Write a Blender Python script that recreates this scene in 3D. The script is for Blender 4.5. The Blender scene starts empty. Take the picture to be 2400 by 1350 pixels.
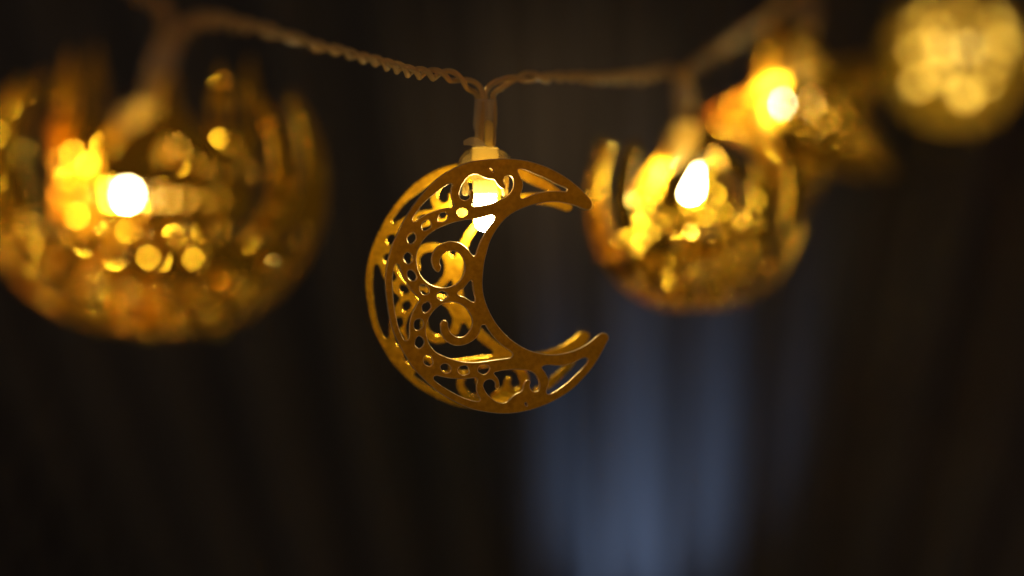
import bpy, bmesh, math, random
from mathutils import Vector, Matrix, noise
random.seed(7)
sc = bpy.context.scene
col = sc.collection
R = math.radians

# ------------------------------------------------------------------ camera, world, lamps, exposure
FPX = 85 / 36 * 2400          # focal length in photograph pixels
D0 = 0.5705                   # camera to middle crescent, metres
def P(px, py, d):             # point of the place seen at (px, py), d metres in front of the lens
    return Vector(((px - 1200) * d / FPX, d, (675 - py) * d / FPX))

cd = bpy.data.cameras.new('camera'); cam = bpy.data.objects.new('camera', cd); col.objects.link(cam)
cam.location = (0, 0, 0); cam.rotation_euler = (R(90), 0, 0)
cd.lens = 85; cd.sensor_width = 36; cd.clip_start = 0.01; cd.clip_end = 20
cd.dof.use_dof = True; cd.dof.focus_distance = D0 - 0.002; cd.dof.aperture_fstop = 2.37; cd.dof.aperture_blades = 9
sc.camera = cam

w = bpy.data.worlds.new('World'); sc.world = w; w.use_nodes = True
bg = w.node_tree.nodes['Background']; bg.inputs[0].default_value = (1.0, 0.78, 0.62, 1); bg.inputs[1].default_value = 0.056

def lamp(name, kind, loc, target, energy, color, **kw):
    d = bpy.data.lights.new(name, kind); d.energy = energy; d.color = color
    for k, v in kw.items(): setattr(d, k, v)
    o = bpy.data.objects.new(name, d); col.objects.link(o); o.location = loc
    o.rotation_euler = (Vector(target) - Vector(loc)).to_track_quat('-Z', 'Y').to_euler()
    return o
# unseen warm fill lamp, added on the viewer's side, reflected by the crescents' faces
lamp('warm_fill_lamp', 'AREA', (0.34, -0.20, 0.31), (0, 0.57, 0), 0.40, (1.0, 0.43, 0.20), shape='RECTANGLE', size=0.20, size_y=0.16)
# cold lamp low in front of the curtain, shining up along it
lamp('cold_lamp', 'SPOT', P(1428, 1700, 0.798), P(1500, 1180, 0.862), 0.66, (0.37, 0.56, 1.0), spot_size=R(53), spot_blend=1.0, shadow_soft_size=0.012)
# faint warm lamp on the curtain behind the middle crescent
lamp('curtain_lamp', 'SPOT', P(1250, -500, 0.70), P(1300, 330, 0.86), 0.50, (1.0, 0.60, 0.28), spot_size=R(34), spot_blend=1.0, shadow_soft_size=0.03)

vs = sc.view_settings
vs.view_transform = 'Standard'; vs.look = 'None'; vs.exposure = 0; vs.gamma = 1
cy = sc.cycles
cy.use_denoising = True; cy.max_bounces = 12; cy.transmission_bounces = 10; cy.glossy_bounces = 6
cy.sample_clamp_indirect = 6; cy.sample_clamp_direct = 0; cy.blur_glossy = 0.5
cy.caustics_reflective = True; cy.caustics_refractive = True

# ------------------------------------------------------------------ materials
def mat(name):
    m = bpy.data.materials.new(name); m.use_nodes = True
    nt = m.node_tree; b = nt.nodes['Principled BSDF']
    return m, nt, b
def N(nt, t, **kw):
    n = nt.nodes.new(t)
    for k, v in kw.items():
        if k in n.inputs: n.inputs[k].default_value = v
        else: setattr(n, k, v)
    return n
def gold_material(name, base, dark, rough, grain, dents):
    m, nt, b = mat(name); L = nt.links.new
    tc = N(nt, 'ShaderNodeTexCoord')
    n1 = N(nt, 'ShaderNodeTexNoise', Scale=900.0, Detail=3.0)     # coat's colour mottling
    n2 = N(nt, 'ShaderNodeTexNoise', Scale=7000.0, Detail=2.0)    # fine grain
    n3 = N(nt, 'ShaderNodeTexNoise', Scale=130.0, Detail=2.0)     # slow waviness of thin sheet
    vo = N(nt, 'ShaderNodeTexVoronoi', Scale=600.0)               # small pimples
    for n in (n1, n2, n3, vo): L(tc.outputs['Object'], n.inputs['Vector'])
    cr = N(nt, 'ShaderNodeValToRGB'); cr.color_ramp.elements[0].position = .3; cr.color_ramp.elements[1].position = .7
    cr.color_ramp.elements[0].color = (*dark, 1); cr.color_ramp.elements[1].color = (*base, 1)
    L(n1.outputs['Fac'], cr.inputs['Fac']); L(cr.outputs['Color'], b.inputs['Base Color'])
    b.inputs['Metallic'].default_value = 1
    v2 = N(nt, 'ShaderNodeTexVoronoi', Scale=420.0); L(tc.outputs['Object'], v2.inputs['Vector'])
    dr = N(nt, 'ShaderNodeMapRange'); dr.inputs['From Min'].default_value = .05; dr.inputs['From Max'].default_value = .09; dr.inputs['To Min'].default_value = 1; dr.inputs['To Max'].default_value = 0
    L(v2.outputs['Distance'], dr.inputs['Value'])
    sm = N(nt, 'ShaderNodeMapping'); sm.inputs['Scale'].default_value = (1800, 160, 400); sm.inputs['Rotation'].default_value = (0, 0, .5); L(tc.outputs['Object'], sm.inputs['Vector'])
    sn = N(nt, 'ShaderNodeTexNoise', Scale=1.0, Detail=1.0); L(sm.outputs[0], sn.inputs['Vector'])
    sr = N(nt, 'ShaderNodeMapRange'); sr.inputs['From Min'].default_value = .70; sr.inputs['From Max'].default_value = .74; L(sn.outputs['Fac'], sr.inputs['Value'])
    ad = N(nt, 'ShaderNodeMath', operation='MAXIMUM'); L(dr.outputs[0], ad.inputs[0]); L(sr.outputs[0], ad.inputs[1])
    mt = N(nt, 'ShaderNodeMath', operation='MULTIPLY'); mt.inputs[1].default_value = -.4; L(ad.outputs[0], mt.inputs[0])
    ms = N(nt, 'ShaderNodeMath', operation='ADD'); ms.inputs[1].default_value = 1.0; L(mt.outputs[0], ms.inputs[0]); L(ms.outputs[0], b.inputs['Metallic'])
    mr = N(nt, 'ShaderNodeMapRange'); mr.inputs['To Min'].default_value = rough - .08; mr.inputs['To Max'].default_value = rough + .1
    L(n1.outputs['Fac'], mr.inputs['Value']); L(mr.outputs[0], b.inputs['Roughness'])
    b1 = N(nt, 'ShaderNodeBump', Distance=0.00004, Strength=grain); L(n2.outputs['Fac'], b1.inputs['Height'])
    pr = N(nt, 'ShaderNodeMapRange'); pr.inputs['From Min'].default_value = 0.0; pr.inputs['From Max'].default_value = 0.22
    pr.inputs['To Min'].default_value = 1; pr.inputs['To Max'].default_value = 0; L(vo.outputs['Distance'], pr.inputs['Value'])
    b2 = N(nt, 'ShaderNodeBump', Distance=0.00006, Strength=dents); L(pr.outputs[0], b2.inputs['Height']); L(b1.outputs[0], b2.inputs['Normal'])
    b3 = N(nt, 'ShaderNodeBump', Distance=0.0006, Strength=0.5); L(n3.outputs['Fac'], b3.inputs['Height']); L(b2.outputs[0], b3.inputs['Normal'])
    L(b3.outputs[0], b.inputs['Normal'])
    return m
GOLD = gold_material('gold_coat', (0.86, 0.50, 0.03), (0.68, 0.35, 0.02), 0.46, 0.35, 0.25)
GOLD_SHINY = gold_material('gold_coat_shiny', (0.90, 0.58, 0.03), (0.66, 0.38, 0.02), 0.42, 0.3, 0.8)

GOLD_SIDE = gold_material('gold_coat_side', (0.84, 0.46, 0.03), (0.66, 0.33, 0.02), 0.22, 0.2, 0.3)
GOLD_BACK = gold_material('gold_coat_back', (0.84, 0.50, 0.03), (0.60, 0.32, 0.02), 0.30, 0.3, 0.9)
EDGE = gold_material('gold_cut_edge', (0.93, 0.60, 0.07), (0.86, 0.50, 0.05), 0.24, 0.1, 0.1)

EDGE_PALE = gold_material('highlight_cut_edge', (1.0, 0.80, 0.45), (0.95, 0.72, 0.36), 0.34, 0.1, 0.1)  # cut edge tinted pale to stand for its thin bright highlights

def clear_plastic(name, color, rough, milk):
    m, nt, b = mat(name); L = nt.links.new
    b.inputs['Base Color'].default_value = (*color, 1); b.inputs['Roughness'].default_value = rough
    b.inputs['Transmission Weight'].default_value = 1; b.inputs['IOR'].default_value = 1.46
    tr = N(nt, 'ShaderNodeBsdfTranslucent'); tr.inputs[0].default_value = (*color, 1)
    df = N(nt, 'ShaderNodeBsdfDiffuse'); df.inputs[0].default_value = (*color, 1)
    m2 = N(nt, 'ShaderNodeMixShader'); m2.inputs[0].default_value = .4
    L(tr.outputs[0], m2.inputs[1]); L(df.outputs[0], m2.inputs[2])
    mx = N(nt, 'ShaderNodeMixShader'); mx.inputs[0].default_value = milk
    L(b.outputs[0], mx.inputs[1]); L(m2.outputs[0], mx.inputs[2])
    L(mx.outputs[0], nt.nodes['Material Output'].inputs['Surface'])
    return m
PLASTIC = clear_plastic('clear_plastic', (1.0, .86, .42), .10, .45)
CAP = clear_plastic('cap_plastic', (1.0, .90, .58), .07, .13)
GLINT, nt, b = mat('polished_gold'); b.inputs['Base Color'].default_value = (.97, .66, .05, 1); b.inputs['Metallic'].default_value = 1; b.inputs['Roughness'].default_value = .07  # mirror finish of the added glint facets
SLEEVE = clear_plastic('sleeve_plastic', (1.0, .95, .80), .05, .32)
WIREP = clear_plastic('wire_plastic', (1.0, .82, .44), .05, .36)
FROST = clear_plastic('frosted_plastic', (1.0, .88, .38), .35, .92)
DIFF = clear_plastic('diffuser_plastic', (1.0, .80, .22), .35, .92)
SHELL = clear_plastic('shell_plastic', (.085, .062, .018), .35, .95)

COPPER, nt, b = mat('copper_core'); b.inputs['Base Color'].default_value = (.80, .58, .30, 1); b.inputs['Metallic'].default_value = 1; b.inputs['Roughness'].default_value = .3
def led(name, strength):
    m, nt, b = mat(name)
    b.inputs['Base Color'].default_value = (1, .9, .6, 1)
    b.inputs['Emission Color'].default_value = (1.0, .80, .40, 1); b.inputs['Emission Strength'].default_value = strength
    return m
LED = led('led_glow', 88)
TIP = led('led_tip_glow', 430)
TIP_HOT = led('led_tip_hot_glow', 850)

m, nt, b = mat('curtain_fabric'); CURT = m; L = nt.links.new
tc = N(nt, 'ShaderNodeTexCoord'); mp = N(nt, 'ShaderNodeMapping'); mp.inputs['Scale'].default_value = (900, 900, 900)
L(tc.outputs['Object'], mp.inputs['Vector'])
wv = N(nt, 'ShaderNodeTexNoise', Scale=1.0, Detail=2.0); L(mp.outputs[0], wv.inputs['Vector'])
n2 = N(nt, 'ShaderNodeTexNoise', Scale=9.0, Detail=3.0); L(tc.outputs['Object'], n2.inputs['Vector'])
cr = N(nt, 'ShaderNodeValToRGB'); cr.color_ramp.elements[0].color = (.080, .079, .079, 1); cr.color_ramp.elements[1].color = (.118, .116, .116, 1)
L(n2.outputs['Fac'], cr.inputs['Fac']); L(cr.outputs[0], b.inputs['Base Color'])
b.inputs['Roughness'].default_value = .9; b.inputs['Specular IOR Level'].default_value = .1
bp = N(nt, 'ShaderNodeBump', Distance=0.0003, Strength=.5); L(wv.outputs['Fac'], bp.inputs['Height']); L(bp.outputs[0], b.inputs['Normal'])

# ------------------------------------------------------------------ helpers
def tag(o, label=None, cat=None, group=None, kind=None):
    if label: o['label'] = label
    if cat: o['category'] = cat
    if group: o['group'] = group
    if kind: o['kind'] = kind
    return o
def empty(name, M=None):
    o = bpy.data.objects.new(name, None); col.objects.link(o); o.empty_display_size = .01
    if M is not None: o.matrix_world = M
    return o
def link(name, me, material=None, parent=None, M=None, smooth=True):
    if material: me.materials.clear(); me.materials.append(material)
    if smooth:
        for p in me.polygons: p.use_smooth = True
    o = bpy.data.objects.new(name, me); col.objects.link(o)
    if parent: o.parent = parent
    if M is not None: o.matrix_local = M
    return o
def bm_mesh(name, bm):
    bmesh.ops.recalc_face_normals(bm, faces=bm.faces)
    me = bpy.data.meshes.new(name); bm.to_mesh(me); bm.free(); return me

def smooth_loop(pts, sub=4):
    """centripetal Catmull-Rom through a closed loop"""
    out = []; n = len(pts); pts = [Vector(p) for p in pts]
    for i in range(n):
        p0, p1, p2, p3 = pts[i-1], pts[i], pts[(i+1) % n], pts[(i+2) % n]
        t0 = 0; t1 = t0 + max((p1-p0).length, 1e-9)**.5; t2 = t1 + max((p2-p1).length, 1e-9)**.5; t3 = t2 + max((p3-p2).length, 1e-9)**.5
        for k in range(sub):
            t = t1 + (t2-t1)*k/sub
            A1 = p0*((t1-t)/(t1-t0)) + p1*((t-t0)/(t1-t0)); A2 = p1*((t2-t)/(t2-t1)) + p2*((t-t1)/(t2-t1)); A3 = p2*((t3-t)/(t3-t2)) + p3*((t-t2)/(t3-t2))
            B1 = A1*((t2-t)/(t2-t0)) + A2*((t-t0)/(t2-t0)); B2 = A2*((t3-t)/(t3-t1)) + A3*((t-t1)/(t3-t1))
            out.append(B1*((t2-t)/(t2-t1)) + B2*((t-t1)/(t2-t1)))
    return out
def plate_mesh(name, loops, thick=0.0007, bevel=0.00015):
    """stamped sheet: first loop is the outline, the others are cut out; metres, in the XY plane"""
    def inset(lp, d, is_hole):
        n = len(lp); out = []
        area = sum(lp[i][0]*lp[(i+1) % n][1] - lp[(i+1) % n][0]*lp[i][1] for i in range(n))
        sg = (1 if area > 0 else -1)*(-1 if is_hole else 1)
        for i in range(n):
            p = Vector(lp[i][:2]); e1 = (p - Vector(lp[i-1][:2])); e2 = (Vector(lp[(i+1) % n][:2]) - p)
            if e1.length < 1e-9 or e2.length < 1e-9: out.append(p); continue
            e1.normalize(); e2.normalize(); n1 = Vector((-e1.y, e1.x)); n2 = Vector((-e2.y, e2.x)); m_ = n1 + n2
            if m_.length < .2: m_ = n1.copy()
            m_.normalize(); out.append(p + m_*sg*d*min(1.5, 1/max(.5, m_.dot(n1))))
        return out
    S = 1000.0
    cu = bpy.data.curves.new(name, 'CURVE'); cu.dimensions = '2D'; cu.fill_mode = 'BOTH'
    for li, lp in enumerate(loops):
        lp = inset(lp, bevel, li > 0)
        sp = cu.splines.new('POLY'); sp.points.add(len(lp)-1); sp.use_cyclic_u = True
        for i, p in enumerate(lp): sp.points[i].co = (p[0]*S, p[1]*S, 0, 1)
    o = bpy.data.objects.new(name, cu); col.objects.link(o)
    dg = bpy.context.evaluated_depsgraph_get(); dg.update()
    cap = bpy.data.meshes.new_from_object(o.evaluated_get(dg), depsgraph=dg)
    bpy.data.objects.remove(o); bpy.data.curves.remove(cu)
    V = []; F = []; MI = []
    cv = [(v.co.x/S, v.co.y/S) for v in cap.vertices]; cf = [tuple(p.vertices) for p in cap.polygons]
    for z, flip in ((thick/2, False), (-thick/2, True)):
        o_ = len(V); V += [(x, y, z) for x, y in cv]
        for f in cf:
            ar = sum(cv[f[i]][0]*cv[f[(i+1) % len(f)]][1] - cv[f[(i+1) % len(f)]][0]*cv[f[i]][1] for i in range(len(f)))
            g = tuple(o_ + i for i in f); F.append(g if (ar > 0) != flip else g[::-1]); MI.append(0)
    bpy.data.meshes.remove(cap)
    k7 = .2929
    rings = [(1, thick/2), (k7, thick/2 - bevel*k7), (0, thick/2 - bevel), (0, -thick/2 + bevel), (k7, -thick/2 + bevel*k7), (1, -thick/2)]
    for li, lp in enumerate(loops):
        n = len(lp); area = sum(lp[i][0]*lp[(i+1) % n][1] - lp[(i+1) % n][0]*lp[i][1] for i in range(n)); fl = (area > 0) == (li > 0)
        base = len(V)
        for d, z in rings:
            for p in inset(lp, bevel*d, li > 0): V.append((p[0], p[1], z))
        for q in range(len(rings)-1):
            for i in range(n):
                a_, b_ = base + q*n + i, base + q*n + (i+1) % n; g = (a_, a_ + n, b_ + n, b_)
                F.append(g[::-1] if fl else g); MI.append(1)
    me = bpy.data.meshes.new(name); me.from_pydata(V, [], F); me.update()
    for p, m_ in zip(me.polygons, MI): p.material_index = m_; p.use_smooth = bool(m_)
    return me
def set_gold(me, gold, edge=None):
    edge = edge or EDGE
    mi = [p.material_index for p in me.polygons]; me.materials.clear(); me.materials.append(gold); me.materials.append(edge)
    for p, k in zip(me.polygons, mi): p.material_index = k
    return me
def tube_mesh(name, path, r, seg=10, rfun=None, closed=True):
    bm = bmesh.new(); rings = []; up = None
    for i, p in enumerate(path):
        t = (path[min(i+1, len(path)-1)] - path[max(i-1, 0)]).normalized()
        if up is None: up = t.orthogonal().normalized()
        up = (up - t*up.dot(t)).normalized(); s = t.cross(up)
        rr = rfun(i/(len(path)-1)) if rfun else r
        rings.append([bm.verts.new(p + (up*math.cos(a) + s*math.sin(a))*rr) for a in [2*math.pi*k/seg for k in range(seg)]])
    for a, c in zip(rings, rings[1:]):
        for k in range(seg): bm.faces.new((a[k], a[(k+1) % seg], c[(k+1) % seg], c[k]))
    if closed: bm.faces.new(rings[0]); bm.faces.new(rings[-1])
    return bm_mesh(name, bm)
def lathe_mesh(name, prof, seg=32, flute=None):
    """profile of (r, z) in metres turned round Z; flute(a, r, z) -> radius"""
    bm = bmesh.new(); rings = []
    for r, z in prof:
        if r < 1e-7: rings.append([bm.verts.new((0, 0, z))]); continue
        ring = []
        for k in range(seg):
            a = 2*math.pi*k/seg; rr = flute(a, r, z) if flute else r
            ring.append(bm.verts.new((rr*math.cos(a), rr*math.sin(a), z)))
        rings.append(ring)
    for a, c in zip(rings, rings[1:]):
        if len(a) == 1 and len(c) == 1: continue
        for k in range(seg):
            k2 = (k+1) % seg
            if len(a) == 1: bm.faces.new((a[0], c[k], c[k2]))
            elif len(c) == 1: bm.faces.new((a[k], a[k2], c[0]))
            else: bm.faces.new((a[k], a[k2], c[k2], c[k]))
    return bm_mesh(name, bm)

def frame(origin, yaw, pitch=0, roll=0):
    """local X along the plate, Y up the plate, Z its normal towards the viewer (yaw turns it to the viewer's right)"""
    n = Vector((math.sin(yaw)*math.cos(pitch), -math.cos(yaw)*math.cos(pitch), math.sin(pitch)))
    u = Vector((math.cos(yaw), math.sin(yaw), 0)); v = n.cross(u)
    u2 = u*math.cos(roll) + v*math.sin(roll); v2 = -u*math.sin(roll) + v*math.cos(roll)
    M = Matrix((u2, v2, n)).transposed().to_4x4(); M.translation = origin
    return M
SEP = 0.0160

# ------------------------------------------------------------------ the curtain
def curtain():
    bm = bmesh.new(); nx, nz = 420, 40
    x0, x1, z0, z1 = -.42, .42, -.42, .32
    grid = []
    for j in range(nz+1):
        z = z0 + (z1-z0)*j/nz; row = []
        for i in range(nx+1):
            x = x0 + (x1-x0)*i/nx
            xs = (x - .035)/(1 + 2.6*(max(z, -.30) + .103)*(1 if z < .1 else .55 + .045/z)) + .0015*math.sin(z*9 + x*20)
            q = noise.noise(Vector((xs*11, 3.1, z*.6)))*1.3
            a = xs*2*math.pi/.0250 + q*2.6
            amp = .0105*(1 + .45*noise.noise(Vector((xs*23, 8.2, z*.8))))
            s = math.sin(a); f = amp*(s + .42*math.sin(2*a + .9)) + .012*noise.noise(Vector((xs*7, .5, z)))
            row.append(bm.verts.new((x, .868 + f, z)))
        grid.append(row)
    for j in range(nz):
        for i in range(nx): bm.faces.new((grid[j][i], grid[j][i+1], grid[j+1][i+1], grid[j+1][i]))
    o = link('curtain', bm_mesh('curtain', bm), CURT)
    tag(o, 'dark heavy curtain hanging in soft vertical folds behind the lights', 'curtain')
curtain()

# ------------------------------------------------------------------ middle crescent, filigree traced in photograph pixels
Z = {1: (1050, 370, 7.5), 2: (1210, 370, 9.0), 3: (900, 400, 7.5), 4: (960, 500, 6.75), 5: (890, 590, 5.622), 6: (980, 660, 6.75), 7: (970, 800, 7.5), 8: (1110, 760, 6.136)}
def zz(k, s):
    ox, oy, f = Z[k]; v = [float(t) for t in s.replace(',', ' ').split()]
    return [(ox + v[i]/f, oy + v[i+1]/f) for i in range(0, len(v), 2)]
OUT = [(1160,372),(1130,374.5),(1100.7,379),(1065,393),(1034,411),(1006,435),(977,468),(954,501),(935,537),(918,575),(907.5,612.6),(902.5,645),(901.7,672.7),(906,710.5),(911.8,745.7),(923,783.5),(940.7,818.8),(963.4,857),(991,888),(1024,917),(1061.5,939.5),(1100,957),(1134.4,965),(1172,969.4),(1207.8,967.8),(1240.4,961.3),(1273,950.7),(1305.6,935.2),(1338,914),(1364,889),(1389,859.4),(1408,829.5),(1420,806),(1426.2,793),(1424,785),(1418,780.6),(1411,779.8),(1402,784.2),(1387,797),(1364,812.8),(1338,823.6),(1310.5,829.8),(1286,830.6),(1261.6,826.8),(1237,819.5),(1214,807.3),(1191.5,790.8),(1169.6,767.4),(1154.8,746),(1143,722.2),(1135.6,702),(1131.5,680),(1130.6,660),(1132,640),(1134.5,617),(1140,593),(1149,564),(1166,534.4),(1186,511),(1209,495.5),(1232.2,485.5),(1257.8,478),(1278,474.6),(1302.2,473.3),(1327.8,477.2),(1348.9,483),(1363.3,489),(1375.6,492.4),(1384,489.5),(1388,481),(1386.3,472.5),(1380,463),(1365,447.2),(1343.3,428.2),(1321,412.2),(1298.9,399.8),(1276.7,389.5),(1254.4,381.8),(1232.2,376.3),(1210,373),(1185,371.3)]
HOLES = [
 zz(3, '1160 228 1188 240 1188 270 1170 325 1166 410 1182 510 1205 575 1222 605 1205 640 1150 646 1000 672 850 720 720 775 620 830 545 888 510 890 496 862 560 745 660 612 760 510 900 400 1050 288 1115 245'),
 zz(1, '480 290 400 303 325 360 260 440 212 540 190 640 207 700 252 740 312 742 366 710 382 678 372 640 376 598 392 566 412 560 434 580 452 625 455 690 428 765 411 820 418 848 500 852 640 830 780 795 880 752 980 702 1070 640 1130 550 1152 460 1138 375 1105 328 1055 312 1010 325 978 365 966 412 982 450 1006 490 1004 528 980 545 940 536 900 508 862 462 822 402 790 380 700 368 620 340 540 302'),
 zz(2, '30 255 70 238 150 245 270 288 400 342 560 410 700 480 850 560 980 612 1040 640 1068 672 1050 700 960 706 830 696 700 697 560 712 420 748 300 788 190 835 125 860 85 842 88 770 118 680 138 590 126 500 88 410 42 320'),
 zz(1, '245 875 310 903 345 940 337 990 252 1045 180 1010 150 970 168 918'),
 zz(3, '1010 742 1085 744 1112 788 1092 862 1050 895 980 900 945 876 957 800'),
 zz(3, '740 870 788 868 818 932 800 1008 704 1050 666 1020 664 940 700 895'),
 zz(3, '440 1112 508 1090 555 1150 545 1222 482 1278 430 1268 406 1210 415 1150'),
 zz(5, '365 10 408 38 430 90 415 132 375 158 335 135 312 90 332 30'),
 zz(5, '375 245 425 248 470 300 478 345 452 380 400 372 365 330 362 270'),
 zz(5, '540 436 600 440 642 492 640 540 610 562 560 555 527 512 522 458'),
 zz(5, '815 518 862 535 890 566 880 602 825 640 765 612 744 585 770 540'),
 zz(5, '630 658 665 690 664 750 604 802 566 785 557 712 590 672'),
 zz(5, '512 885 556 896 568 968 542 1010 490 1032 455 1010 450 945 470 900'),
 zz(5, '511 1112 558 1138 580 1190 562 1240 520 1270 466 1230 464 1180 480 1138'),
 zz(7, '200 250 288 264 320 330 320 390 290 430 216 418 172 370 165 300'),
 zz(7, '520 392 598 408 640 468 632 530 590 555 522 545 474 490 465 430'),
 zz(7, '850 430 920 434 965 520 955 562 850 590 800 560 768 510 790 458'),
 zz(7, '1220 412 1290 426 1326 470 1290 546 1230 578 1170 560 1118 514 1148 440'),
 zz(4, '1312 30 1345 58 1335 110 1280 182 1200 290 1150 382 1100 480 1060 590 1038 655 1012 672 982 655 930 582 870 520 782 466 700 446 620 445 520 474 440 520 380 590 348 670 340 760 366 850 405 912 445 930 482 898 494 850 476 795 482 720 512 660 572 615 650 596 730 606 792 646 840 720 865 820 860 920 820 1020 750 1102 660 1152 540 1176 410 1156 280 1096 190 1000 130 880 105 740 112 640 150 530 210 430 310 330 430 250 560 190 700 146 860 108 1000 92 1150 62 1250 36'),
 zz(6, '1490 1160 1462 1198 1380 1215 1200 1237 1000 1266 850 1276 700 1266 560 1230 400 1175 270 1105 190 1010 140 900 115 780 125 690 152 610 220 490 310 400 400 346 520 325 640 346 740 410 808 500 848 600 845 690 800 790 730 860 650 878 570 855 502 790 475 720 466 645 432 613 385 612 352 652 345 740 365 830 420 920 500 985 600 1014 700 1008 820 962 900 902 968 800 985 725 1010 688 1055 688 1095 752 1160 845 1240 935 1340 1020 1440 1092 1482 1130'),
 zz(6, '822 -14 844 -14 856 60 875 180 897 290 884 317 852 318 800 288 720 240 640 214 620 186 650 150 710 110 762 50'),
 zz(5, '190 188 212 166 236 170 256 205 275 262 302 332 345 410 400 490 450 550 508 600 518 635 490 680 450 750 415 830 396 900 386 1000 382 1115 362 1160 325 1164 300 1130 250 1010 210 850 185 700 170 540 166 400 176 265'),
 zz(7, '348 622 390 599 460 615 560 640 700 657 850 660 990 650 1082 645 1112 680 1092 760 1092 860 1122 950 1160 1010 1148 1044 1095 1050 1000 1030 850 980 700 905 550 820 420 732 346 664'),
 zz(8, '330 682 450 660 560 651 700 655 800 672 880 722 930 810 945 880 928 940 880 968 832 950 802 882 815 822 792 798 748 810 716 860 702 920 678 962 600 1000 530 1060 480 1108 410 1130 330 1110 260 1065 192 1000 150 930 136 880 158 822 218 792 278 808 306 850 306 902 334 930 364 900 368 842 346 780 304 728 292 700'),
 zz(8, '985 612 1040 588 1200 596 1310 588 1430 556 1530 502 1600 482 1638 504 1628 550 1570 622 1450 742 1300 870 1180 952 1090 1003 1050 992 1046 950 1068 880 1078 800 1052 740 1020 682 982 632'),
 zz(8, '745 1125 762 1150 765 1172 750 1172 736 1152 734 1135'),
 zz(1, '730 178 752 186 792 232 788 246 770 238 732 200'),
]
MC = P(1190, 672, D0)
MAINF = frame(MC, R(16), R(-2.2))
def to_plate(px, M):
    o = M.translation; n = Vector(M.col[2][:3]); inv = M.inverted(); out = []
    for x, y in px:
        d = P(x, y, 1.0); t = o.dot(n)/d.dot(n); q = inv @ (d*t); out.append((q.x, q.y))
    return out
crescent_loops = [smooth_loop(to_plate(OUT, MAINF), 4)] + [smooth_loop(to_plate(h, MAINF), 4) for h in HOLES]
crescent_me = plate_mesh('crescent_plate', crescent_loops, thick=0.0008, bevel=0.00017)

def flat_shade(me):
    for p in me.polygons: p.use_smooth = False
    return me

def strip_mesh(pts, d0, d1, t=0.0004):
    """sheet strip bent along pts (plate XY), reaching from depth -d0 to -d1 behind the front plate"""
    bm = bmesh.new(); rows = []
    for i, p in enumerate(pts):
        a = Vector(pts[max(i-1, 0)]); c = Vector(pts[min(i+1, len(pts)-1)]); tg = (c-a).normalized(); nn = Vector((-tg.y, tg.x))
        q0 = Vector(p) + nn*t/2; q1 = Vector(p) - nn*t/2
        rows.append([bm.verts.new((q0.x, q0.y, -d0)), bm.verts.new((q0.x, q0.y, -d1)), bm.verts.new((q1.x, q1.y, -d1)), bm.verts.new((q1.x, q1.y, -d0))])
    for a, c in zip(rows, rows[1:]):
        for k in range(4): bm.faces.new((a[k], a[(k+1) % 4], c[(k+1) % 4], c[k]))
    bm.faces.new(rows[0]); bm.faces.new(rows[-1][::-1])
    return bm_mesh('joining_strip', bm)

def ornament(name, me, F, label, cat, strips, sep=SEP, gold=GOLD_SIDE, gold_back=GOLD_BACK, group=None, me_back=None, edge=None, MB=None):
    root = empty(name, F); tag(root, label, cat, group)
    me2 = (me_back or me).copy()
    link('front_plate', set_gold(me, gold, edge), None, root, smooth=False)
    link('back_plate', set_gold(me2, gold_back), None, root, MB or Matrix.Translation((0, 0, -sep)), smooth=False)
    for s in strips:
        link('joining_strip', strip_mesh(s, 0.00023, sep - 0.00023), gold_back, root, smooth=False)
    return root

def glint_stud_mesh():  # faceted reflectors, added to throw bulb light back as blurred glints
    bm = bmesh.new(); rings = []; rd = random.Random(2)
    for j, (r_, z) in enumerate(((1.3, 0), (1.14, .20), (.90, .41), (.60, .58), (.26, .68))):
        rings.append([bm.verts.new((r_*.001*math.cos(2*math.pi*(k + .5*j)/9), r_*.001*math.sin(2*math.pi*(k + .5*j)/9), z*.001)) for k in range(9)])
    for a, c in zip(rings, rings[1:]):
        for k in range(9): bm.faces.new((a[k], a[(k+1) % 9], c[k])); bm.faces.new((a[(k+1) % 9], c[(k+1) % 9], c[k]))
    bm.faces.new(rings[-1])
    me = bm_mesh('glint_stud', bm); me.materials.append(GLINT); return me
GLINT_ME = glint_stud_mesh()
def glint_studs(root, pts, z, seed, s0=.9, s1=1.6):
    rd = random.Random(seed)
    for x, y in pts:
        M = Matrix.Translation((x*.001, y*.001, z)) @ Matrix.Rotation(rd.uniform(0, 6), 4, 'Z') @ Matrix.Rotation(rd.uniform(-.25, .25), 4, 'X') @ Matrix.Scale(rd.uniform(s0, s1), 4)
        link('glint_stud', GLINT_ME, None, root, M, smooth=False)
def inside(pt, loop):
    x, y = pt; c = False; n = len(loop)
    for i in range(n):
        x1, y1 = loop[i][:2]; x2, y2 = loop[i-1][:2]
        if (y1 > y) != (y2 > y) and x < (x2-x1)*(y-y1)/(y2-y1) + x1: c = not c
    return c
def spots_on(loops, n, seed, box=34, gap=3.2):
    rd = random.Random(seed); out = []; t = 0
    while len(out) < n and t < 6000:
        t += 1; p = (rd.uniform(-box, box), rd.uniform(-box, box)); q = [((p[0] + dx)*.001, (p[1] + dy)*.001) for dx, dy in ((.7, 0), (-.7, 0), (0, .7), (0, -.7))]
        if all(inside(k, loops[0]) and not any(inside(k, h) for h in loops[1:]) for k in q) and all(math.hypot(p[0]-a, p[1]-b) > gap for a, b in out): out.append(p)
    return out
def arc_pts(c, r, a0, a1, n=10):
    return [(c[0] + r*math.cos(R(a0 + (a1-a0)*i/n)), c[1] + r*math.sin(R(a0 + (a1-a0)*i/n))) for i in range(n+1)]
bot = to_plate([(1152,936),(1165,944),(1180,948),(1196,946),(1210,938),(1219,928)], MAINF)
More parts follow.
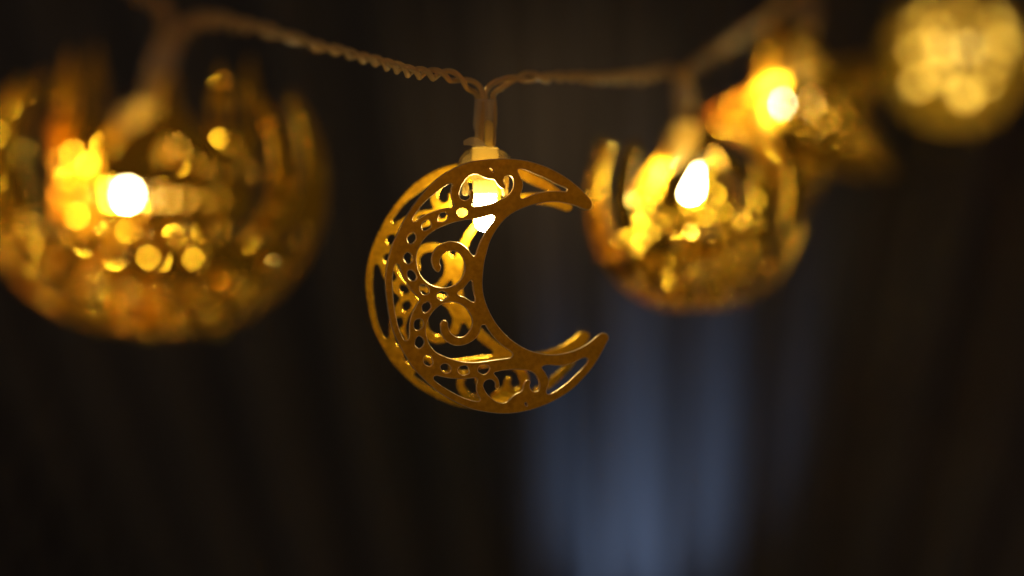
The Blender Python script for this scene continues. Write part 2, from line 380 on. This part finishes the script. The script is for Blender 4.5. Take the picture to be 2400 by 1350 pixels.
ornament('crescent_ornament', crescent_me, MAINF,
         'gold filigree crescent with scroll cut-outs, in sharp focus at the centre, opening to the right', 'crescent ornament', [bot], gold=GOLD, gold_back=GOLD_SHINY, edge=EDGE_PALE, MB=MAINF.inverted() @ frame(P(1143, 671, D0 + .0170), R(7), R(-2.2)))

# ------------------------------------------------------------------ other ornament shapes (metres, plate XY)
mm = 0.001
def ell(cx, cy, a, b_, rot=0, n=14):
    out = []
    for k in range(n):
        t = 2*math.pi*k/n; x = a*math.cos(t); y = b_*math.sin(t)
        out.append(((cx + x*math.cos(rot) - y*math.sin(rot))*mm, (cy + x*math.sin(rot) + y*math.cos(rot))*mm))
    return out
def mirror_outline(right):      # right half, bottom centre to top centre, -> closed loop
    return [(x*mm, y*mm) for x, y in right] + [(-x*mm, y*mm) for x, y in right[::-1] if x > 1e-6]
def pol(r, a, c=(0, 0)): return (c[0] + r*math.cos(R(a)), c[1] + r*math.sin(R(a)))
# crescent bowl with two minarets and an onion dome between them
WX = 1.12
half = [pol(30, a) for a in range(-90, 40, 8)] + [pol(30, 39), (22.6, 19.6), (21.6, 17.6)]
half += [pol(25, a, (0, 5.5)) for a in (22, 10, 0, -12, -22, -30)]
half += [(16.6, -12.5), (16.6, 8), (17.3, 9.5), (16.4, 11), (16.1, 19), (15.2, 22), (14.2, 26), (13.2, 22), (12.4, 19), (12.1, 11), (11.3, 9.5), (12.0, 7), (11.6, 5)]
half += [(11.2, 4.6), (10.6, 6), (8, 9.6), (4.5, 12), (2.2, 14), (1.0, 17), (0.6, 20), (0, 21)]
mosque_out = smooth_loop([(x*WX, y) for x, y in mirror_outline(half)], 3)
mosque_holes = []
def both(pts):
    mosque_holes.append([(x*mm, y*mm) for x, y in pts]); mosque_holes.append([(-x*mm, y*mm) for x, y in pts[::-1]])
for a in range(-162, -17, 9): mosque_holes.append(ell(*pol(27.8, a), .8, 1.35, R(a)))
rr = random.Random(5)
for k, a in enumerate(range(-160, -18, 17)):
    deep = abs(a + 90) < 48
    mosque_holes.append(ell(*pol(24.6 if deep else 25.0, a + 2), 1.25, 1.5 if deep else 1.15, R(a)))
    if deep: mosque_holes.append(ell(*pol(20.9, a - 3), 1.2, 1.5, R(a)))
for x, y in ((-9, -12), (-2.6, -13.5), (4.6, -13), (-6, -8), (1.4, -8.6), (8.2, -7.8)): mosque_holes.append(ell(x, y, 1.25, 1.7))
for x in (-13.6, -10.4, -7.2, -4.0, -.8, 2.4, 5.6, 8.8): mosque_holes.append(ell(x, -2.6, 1.15, 1.5))
mosque_holes += [ell(0, 5.4, 2.0, 2.8), ell(5.2, 3.8, 1.3, 1.5, R(30)), ell(9, 1.8, .9, 1.1)]
for sx in (-1, 1):
    for y in (-9, 3): mosque_holes.append(ell(14.2*sx, y, 1.0, 1.9))
    mosque_holes.append(ell(14.2*sx, 15, .8, 2.4))
mosque_holes = [[(x*WX, y) for x, y in h] for h in mosque_holes]
solid_holes = list(mosque_holes)
mosque_back = plate_mesh('mosque_back_plate', [mosque_out] + [smooth_loop(h, 2) for h in solid_holes])
def grow(h, k):
    cx = sum(p[0] for p in h)/len(h); cy = sum(p[1] for p in h)/len(h); rad = max(math.hypot(p[0]-cx, p[1]-cy) for p in h); y_ok = cy < -.006 and rad > .0011 and math.hypot(cx/WX, cy) < .0262
    return [((p[0]-cx)*k + cx, (p[1]-cy)*k + cy) for p in h] if y_ok else h
mosque_holes = [grow(h, 1.55) for h in mosque_holes]
mosque_me = plate_mesh('mosque_plate', [mosque_out] + [smooth_loop(h, 2) for h in mosque_holes])

# crescent bowl with an open onion arch
half = [pol(30, a) for a in range(-90, 36, 8)] + [pol(30, 34), pol(29.6, 37), (22.4, 17.4), (21.4, 15)]
half += [pol(25.5, a, (-.5, 4)) for a in (18, 6, -6, -18, -28)]
half += [(18.8, -9.5), (17.8, -2), (15.2, 4), (10.8, 9), (6.2, 13.4), (3.2, 16.6), (1.6, 20), (0, 21)]
arch_out = smooth_loop(mirror_outline(half), 3)
arch_row = []
for a in range(-160, -19, 8): arch_row.append(ell(*pol(28.0, a), .8, 1.15, R(a)))
for k, a in enumerate(range(-162, -16, 17)):
    deep = abs(a + 90) < 50
    arch_row.append(ell(*pol(24.4, a + 2), 1.3, 1.5, R(a)))
    if deep: arch_row.append(ell(*pol(20.4, a - 4), 1.2, 1.5, R(a)))
arch_front = [ell(x, y, 1.3, 1.6) for x, y in ((-11.6, -9), (-8, -12.4), (-3.4, -14), (1.4, -14.2), (6.2, -13.2), (10.4, -10.6), (13.2, -5.6), (-14.4, -4), (13.6, -.6), (11, 3.6))]
hole = [(0, -10.4), (4, -9.8), (7.4, -8), (9.6, -5), (10, -1), (8.8, 3.4), (6.0, 7.4), (3.2, 11.0), (1.3, 13.6), (0, 14.4)]
arch_holes = [mirror_outline(hole)]
def grow2(h):
    cx = sum(p[0] for p in h)/len(h); cy = sum(p[1] for p in h)/len(h); rad = max(math.hypot(p[0]-cx, p[1]-cy) for p in h)
    return [((p[0]-cx)*1.45 + cx, (p[1]-cy)*1.45 + cy) for p in h] if rad > .0013 and math.hypot(cx, cy) < .0262 else h
arch_holes += [grow2(h) for h in arch_row + arch_front]
small = [(0, 1), (3.6, 1.6), (6.6, 3.2), (7, 5.6), (5.2, 8.4), (3.0, 10.8), (1.2, 13.2), (0, 14)]
back_holes = [mirror_outline(small)] + arch_row + [ell(-9, -8, 1.8, 2.6, .4), ell(9, -8, 1.8, 2.6, -.4), ell(-3.4, -11, 1.3, 2), ell(3.4, -11, 1.3, 2), ell(-10, -1, 1.5, 2), ell(10, -1, 1.5, 2)] + [ell(x, y, .55, .55) for x, y in ((-6, -1), (-3.6, -2.2), (-1.2, -1.2), (1.4, -2), (4, -1), (6.2, -2.4), (-5, -5), (-2.4, -4.6), (0, -5.4), (2.6, -4.8), (5, -5.6), (-6.4, -8), (0, -8.4), (6.4, -8), (-8, .8), (8, 1.2))]
arch_back = plate_mesh('arch_plate', [arch_out] + [smooth_loop(h, 2) for h in back_holes])
arch_me = plate_mesh('arch_plate', [arch_out] + [smooth_loop(h, 2) for h in arch_holes])

# five-pointed star with slatted arms
def star_loop(ro, ri, rot=90, soft=True):
    pts = []
    for k in range(5):
        a = rot + 72*k
        if soft: pts += [pol(ro*.97, a-2.2), pol(ro, a), pol(ro*.97, a+2.2)]
        else: pts.append(pol(ro, a))
        pts.append(pol(ri, a+36))
    return [(x*mm, y*mm) for x, y in pts]
def densify(lp, n=5):
    out = []
    for i, p in enumerate(lp):
        q = lp[(i+1) % len(lp)]
        for k in range(n): out.append((p[0] + (q[0]-p[0])*k/n, p[1] + (q[1]-p[1])*k/n))
    return out
star_holes = []
for k in range(5):
    a = 90 + 72*k; ca, sa = math.cos(R(a)), math.sin(R(a))
    for q, (r0, hw) in enumerate(((12.6, 5.2), (16.2, 3.9), (19.8, 2.7), (23.2, 1.6))):
        lp = [(r0, -hw), (r0 + 1.7, -hw*.82), (r0 + 1.7, hw*.82), (r0, hw)]
        star_holes.append([((x*ca - y*sa)*mm, (x*sa + y*ca)*mm) for x, y in lp])
    star_holes.append(ell(*pol(6.2, a+36), 1.6, 2.6, R(a+36)))
star_holes.append(ell(0, 0, 2.4, 2.4))
star_me = plate_mesh('star_plate', [densify(star_loop(31, 15.5), 3)] + [densify(h, 3) for h in star_holes])

def flat_arc(r, a0, a1, n=8): return [(x*mm, y*mm) for x, y in arc_pts((0, 0), r, a0, a1, n)]
mosque_spots = spots_on([mosque_out] + solid_holes, 90, 4, gap=3.0)
LF = frame(P(394, 430, 0.4700), R(28), R(-1), R(-2))
mo = ornament('mosque_ornament', mosque_me, LF,
         'large blurred gold crescent bowl with minarets and dome, at the left edge', 'mosque ornament',
         [flat_arc(28.9, -100, -80)], me_back=mosque_back)
RF = frame(P(1668, 474, 0.6590), R(27), R(-2), R(4))
ao = ornament('arch_ornament', arch_me, RF,
         'blurred gold crescent bowl holding an onion arch, just right of the sharp crescent', 'crescent ornament',
         [flat_arc(28.9, -98, -82), flat_arc(28.9, -150, -140, 5)], me_back=arch_back)
SF = frame(P(1925, 272, 0.7270), R(22), R(-2), R(20))
so_ = ornament('star_ornament', star_me, SF,
         'very blurred gold five-pointed star with slatted arms, behind the right crescent', 'star ornament',
         [flat_arc(14.8, 304, 308, 3)])

glint_studs(mo, mosque_spots, -SEP + .00035, 1); glint_studs(mo, spots_on([mosque_out] + mosque_holes, 22, 9, gap=5), .00035, 2)
glint_studs(ao, spots_on([arch_out] + back_holes, 90, 5, gap=2.8), -SEP + .00035, 3); glint_studs(ao, spots_on([arch_out] + arch_holes, 22, 8, gap=5), .00035, 6)
glint_studs(so_, spots_on([densify(star_loop(31, 15.5), 1)] + star_holes, 30, 6), -SEP + .00035, 4); glint_studs(so_, spots_on([densify(star_loop(31, 15.5), 1)] + star_holes, 16, 7, gap=5), .00035, 5)

# ------------------------------------------------------------------ lamps of the string: sleeve, socket, bulb
string = empty('light_string', Matrix.Translation(P(1137, 232, D0 + .008)))
tag(string, 'twisted clear wire string of warm bulbs running across the top of the picture', 'string lights')
SINV = string.matrix_world.inverted()
def spart(name, me, material, M, parent=None, smooth=True):
    p = parent or string
    return link(name, me, material, p, (SINV @ M) if parent is None else M, smooth)

def flute_fn(a, r, z):
    return r*(1 + (.055 if math.cos(a*14) > .1 else -.03)) if -.0103 < z < -.0080 else r
socket_prof = [(.0012, -.0012), (0.0012, 0), (.0030, -.0001), (.0034, -.0007), (.0033, -.0020), (.0034, -.0078), (.0027, -.0079), (.0028, -.0081), (.0028, -.0102), (.0031, -.0104), (.0032, -.0112), (.0027, -.0113), (.0027, -.0104), (.0024, -.0100), (.0024, -.0082), (.0029, -.0076), (.0029, -.0020), (.0027, -.0013), (.0012, -.0012)]
socket_me = lathe_mesh('socket', socket_prof, 56, flute_fn)
cap_me = lathe_mesh('cap_dome', [(.0036, -.0006), (.0048, -.0010), (.0060, -.0024), (.0066, -.0042), (.0066, -.0052), (.0062, -.0052), (.0061, -.0043), (.0056, -.0028), (.0046, -.0016), (.0036, -.0012), (.0036, -.0006)], 40)
def cap_split(me):      # notch the dome front and back so that it stands as two lobes
    for v in me.vertices:
        r = math.hypot(v.co.x, v.co.y)
        if r > .0037:
            a = math.atan2(v.co.y, v.co.x); k = abs(math.sin(a))**3
            s = (r - (r-.0037)*k*.55)/r; v.co.x *= s; v.co.y *= s; v.co.z -= .0012*k*(r-.0037)/.003
    return me
cap_split(cap_me)
bulb_prof = [(0, -.0114), (.0026, -.0114), (.0026, -.0165), (.00255, -.0178), (.0022, -.0190), (.0015, -.0197), (.0007, -.02), (0, -.0201)]
bulb_me = lathe_mesh('led_bulb', bulb_prof, 32)
bulb_me.materials.append(LED); bulb_me.materials.append(TIP)
for p in bulb_me.polygons:      # the lens at the tip throws most of the light downwards
    if p.normal.z < -.80 and p.center.z < -.018: p.material_index = 1
bulb_hot = bulb_me.copy(); bulb_hot.materials[1] = TIP_HOT
def lug_me():
    bm = bmesh.new()
    prof = [(-.0005, -.004), (.0007, -.004), (.0008, -.0085), (.0004, -.0100), (.0006, -.0112), (-.0003, -.0116), (-.0007, -.0100), (-.0003, -.0085)]
    a = [bm.verts.new((x, -.0013, z)) for x, z in prof]; c = [bm.verts.new((x, .0013, z)) for x, z in prof]
    bm.faces.new(a); bm.faces.new(c[::-1])
    for k in range(len(a)): bm.faces.new((a[k], c[k], c[(k+1) % len(a)], a[(k+1) % len(a)]))
    return bm_mesh('clip_leg', bm)
lug = lug_me()
def sleeve_shape(i):
    bm = bmesh.new(); n = 16; seg = 28; T = .00032; rnd = random.Random(i+3)
    ph = [rnd.uniform(0, 6) for _ in range(4)]
    outer = []; inner = []
    for j in range(n+1):
        t = j/n; z = .0112*(1-t) + .0002
        rx = .0026 + .0003*math.sin(t*3.1) - (.0005*math.exp(-((t-.72)/.1)**2)); ry = .0019 + .0002*math.sin(t*5 + 1)
        rx *= 1 - .14*max(0, t-.75)/.25; rings = []
        for T_ in (0, T):
            ring = []
            for k in range(seg):
                a = 2*math.pi*k/seg
                wr = 1 + .03*math.sin(3*a + ph[0] + 4*t) + .02*math.sin(5*a + ph[1] - 7*t)
                dent = 1 - .22*math.exp(-((math.sin(a) + 1)/.25)**2)*math.exp(-((math.cos(a) + .25)/.3)**2)
                ring.append(bm.verts.new(((rx-T_)*math.cos(a)*wr, (ry-T_)*math.sin(a)*wr*dent, z)))
            rings.append(ring)
        outer.append(rings[0]); inner.append(rings[1])
    for G, fl in ((outer, 0), (inner, 1)):
        for a, c in zip(G, G[1:]):
            for k in range(seg):
                f = (a[k], a[(k+1) % seg], c[(k+1) % seg], c[k]); bm.faces.new(f[::-1] if fl else f)
    for j in (0, -1):
        for k in range(seg): bm.faces.new((outer[j][k], outer[j][(k+1) % seg], inner[j][(k+1) % seg], inner[j][k]))
    return bm_mesh('sleeve', bm)
def film_me():
    bm = bmesh.new(); nx, ny = 12, 5; g = []
    for i in range(nx+1):
        row = []
        for j in range(ny+1):
            s, t = i/nx, j/ny
            x = -.0058 + .0056*s; wdt = .0016*math.sin(math.pi*min(1, s*.9 + .12)) + .0002
            z = .0004 + .0008*math.sin(3*s + .4) - .0002*s + wdt*(t-.5)*1.2; y = -.0036 - .0008*math.sin(s*3) + .0005*(t-.5)
            row.append(bm.verts.new((x, y, z)))
        g.append(row)
    for i in range(nx):
        for j in range(ny): bm.faces.new((g[i][j], g[i+1][j], g[i+1][j+1], g[i][j+1]))
    bmesh.ops.solidify(bm, geom=bm.faces[:], thickness=.00008)
    return bm_mesh('film_flap', bm)

def lamp_unit(i, origin, tilt, turn=0, film=False):
    M = Matrix.Translation(origin) @ Matrix.Rotation(tilt, 4, 'Y') @ Matrix.Rotation(turn, 4, 'Z')
    spart('sleeve', sleeve_shape(i), SLEEVE, M)
    so = spart('socket', socket_me.copy() if i == 0 else socket_me, PLASTIC, M)
    link('cap_dome', cap_me, CAP, so)
    for s in (-1, 1):
        link('clip_leg', lug, PLASTIC, so, Matrix.Translation((s*.0048, 0, 0)) @ Matrix.Rotation(0 if s > 0 else math.pi, 4, 'Z'), smooth=False)
    link('led_bulb', bulb_me if i == 0 else bulb_hot, None, so)
    rod = tube_mesh('lead_core', [Vector((.0007, -.0008, z*.001)) for z in (-.1, 1.5, 3, 4.5, 5.6, 6.2, 6.5)], .0011, 14, lambda t: .00125 if t < .8 else (.0010 if t < .95 else .0005))
    link('lead_core', rod, FROST, so)
    if film: link('film_flap', film_me(), SLEEVE, so)
    return M
O0 = P(1137, 345, D0 + .008)
M0 = lamp_unit(0, O0, R(0), R(10), film=True)
M1 = lamp_unit(1, P(352, 246, .4780), R(15), R(20))
M2 = lamp_unit(2, P(1607, 292, .6660), R(-4), R(25))
M3 = lamp_unit(3, P(1880, 108, .7350), R(12), R(15))
M4 = lamp_unit(4, P(2242, 0, .8020), R(0), 0)

# ------------------------------------------------------------------ wires
def bez(pts, n):            # open Catmull-Rom
    pts = [Vector(p) for p in pts]; pts = [pts[0]*2 - pts[1]] + pts + [pts[-1]*2 - pts[-2]]; out = []
    for i in range(1, len(pts)-2):
        p0, p1, p2, p3 = pts[i-1:i+3]
        for k in range(n):
            t = k/n; out.append(.5*((2*p1) + (-p0+p2)*t + (2*p0-5*p1+4*p2-p3)*t*t + (-p0+3*p1-3*p2+p3)*t**3))
    out.append(pts[-2]); return out
def resample(path, step):
    out = [path[0]]; acc = 0
    for a, c in zip(path, path[1:]):
        L = (c-a).length; d = step - acc
        while d <= L: out.append(a + (c-a)*(d/L)); d += step
        acc = (acc + L) % step if L > 0 else acc
    return out
def twisted(path, pitch=.0118, rs=.00070, phase=0, seed=0, tight=1.0):
    path = resample(bez(path, 16), .0006); n = len(path); up = Vector((0, 1, 0)); A = []; B = []; ang = phase
    rnd = random.Random(seed); w1, w2 = rnd.uniform(0, 6), rnd.uniform(0, 6)
    for i, p in enumerate(path):
        t = (path[min(i+1, n-1)] - path[max(i-1, 0)]).normalized()
        up = (up - t*up.dot(t)).normalized(); s = t.cross(up)
        e = min(i, n-1-i)*.0006
        loose = 1 + .5*math.sin(i*.023 + w1)**2
        ang += 2*math.pi*.0006/pitch*(min(1, max(.15, (e-.010)/.006)))*(1 + .5*math.sin(i*.043 + w2))
        p = p + Vector((noise.noise(p*160), noise.noise(p*160 + Vector((5, 5, 5))), noise.noise(p*160 + Vector((9, 1, 3)))))*.0007*min(1, e/.012)
        off = (up*math.cos(ang) + s*math.sin(ang))*rs*1.02*loose*tight
        A.append(p + off); B.append(p - off)
    for path_ in (A, B):
        q = [SINV @ v for v in path_]
        wobj = link('wire', tube_mesh('wire', q, rs, 10), WIREP, string)
        link('copper_core', tube_mesh('copper_core', q, rs*.26, 6), COPPER, wobj)
def sl(M, x, z): return M @ Vector((x*mm, 0, z*mm))
twisted([sl(M0, -1.1, .4), sl(M0, -1.2, 5), sl(M0, -1.2, 10), P(1122, 216, .578), P(1092, 192, .5765), P(1050, 179, .574), P(990, 170, .569), P(900, 149, .559), P(760, 112, .541), P(620, 74, .520), P(530, 52, .502), P(470, 50, .490), P(430, 72, .482), sl(M1, 1.0, 9), sl(M1, 1.0, 5), sl(M1, 1, .4)], seed=1)
twisted([sl(M1, -1.0, .4), sl(M1, -1.0, 5), sl(M1, -1.0, 10), P(392, 46, .4775), P(362, 8, .474), P(310, -30, .470), P(200, -90, .462), P(40, -170, .452), P(-200, -290, .44)], seed=2, phase=1)
twisted([sl(M0, 1.2, .4), sl(M0, 1.2, 5), sl(M0, 1.1, 10), P(1150, 218, .579), P(1172, 195, .581), P(1215, 184, .586), P(1290, 181, .598), P(1380, 184, .614), P(1480, 183, .636), P(1545, 172, .652), P(1583, 170, .662), sl(M2, -1.0, 10.5), sl(M2, -1, 5), sl(M2, -1, .4)], seed=3, phase=.5)
twisted([sl(M2, 1, .4), sl(M2, 1, 5), sl(M2, 1, 10.5), P(1612, 170, .668), P(1650, 145, .678), P(1720, 98, .695), P(1800, 42, .715), P(1870, -14, .730), P(1905, -40, .735), sl(M3, -1, 11), sl(M3, -1, 5), sl(M3, -1, .4)], seed=4, phase=2)
twisted([sl(M3, 1, .4), sl(M3, 1, 5), sl(M3, 1, 11), P(1925, -60, .738), P(1990, -120, .75), P(2100, -160, .78), P(2200, -170, .80), sl(M4, -1, 12), sl(M4, -1, 5), sl(M4, -1, .4)], seed=5, phase=2)

# ------------------------------------------------------------------ ball pierced to imitate light discs, with an added frosted inner globe
def ball():
    c = P(2238, 142, .803)
    root = empty('lantern_ball_ornament', Matrix.Translation(c))
    tag(root, 'most blurred ornament, a pale ball pierced to show light discs, glowing at the top right corner', 'ball ornament')
    rnd = random.Random(11)
    bm = bmesh.new(); bmesh.ops.create_icosphere(bm, subdivisions=4, radius=.0205)
    # (centre in photograph pixels, radius in mm) of round openings placed to imitate light discs, then random ones elsewhere
    seen = [(2240, 236, 1.9), (2328, 62, 1.9), (2326, 112, 1.7), (2176, 128, 1.5), (2170, 80, 1.2), (2128, 208, 1.5), (2150, 40, 1.5), (2300, 8, 1.6), (2120, 60, 1.3), (2236, 40, 1.2), (2240, 132, 1.1), (2290, 210, 1.2), (2170, 190, 1.2), (2118, 130, 1.2), (2300, 165, 1.2), (2190, 180, 1.2), (2335, 150, .9), (2140, 120, 1.0)]
    dirs = []
    for px, py, r_ in seen:
        v = P(px, py, .803) - c; v.y = -math.sqrt(max(0, .0240**2 - v.x**2 - v.z**2)); dirs.append((v.normalized(), 1.5*r_/24))
    for _ in range(60):
        v = Vector([rnd.gauss(0, 1) for _ in range(3)]).normalized()
        if v.y > .1 and all((v - d).length > .22 for d, _r in dirs): dirs.append((v, rnd.uniform(.04, .08)))
    bm.free(); bm = bmesh.new(); bmesh.ops.create_icosphere(bm, subdivisions=6, radius=.0226)
    kill = [f for f in bm.faces if f.calc_center_median().normalized().z > .97 or any((f.calc_center_median().normalized() - d).length < r_ for d, r_ in dirs)]
    kill = list(set(kill)); bmesh.ops.delete(bm, geom=kill, context='FACES')
    for v in bm.verts:
        n = v.co.normalized(); v.co += n*(.0022*noise.noise(n*4.5) + .0007*noise.noise(n*14))
    link('shell', bm_mesh('shell', bm), SHELL, root)
    link('diffuser', lathe_mesh('diffuser', [(.0042, .0198), (.0085, .0176), (.0145, .0130), (.0178, .0068), (.0188, 0), (.0178, -.0066), (.0145, -.0124), (.0088, -.0168), (.0040, -.0184), (0, -.0188)], 40), DIFF, root, Matrix.Translation((0, 0, .001)))  # inner globe added to glow through the openings
ball()
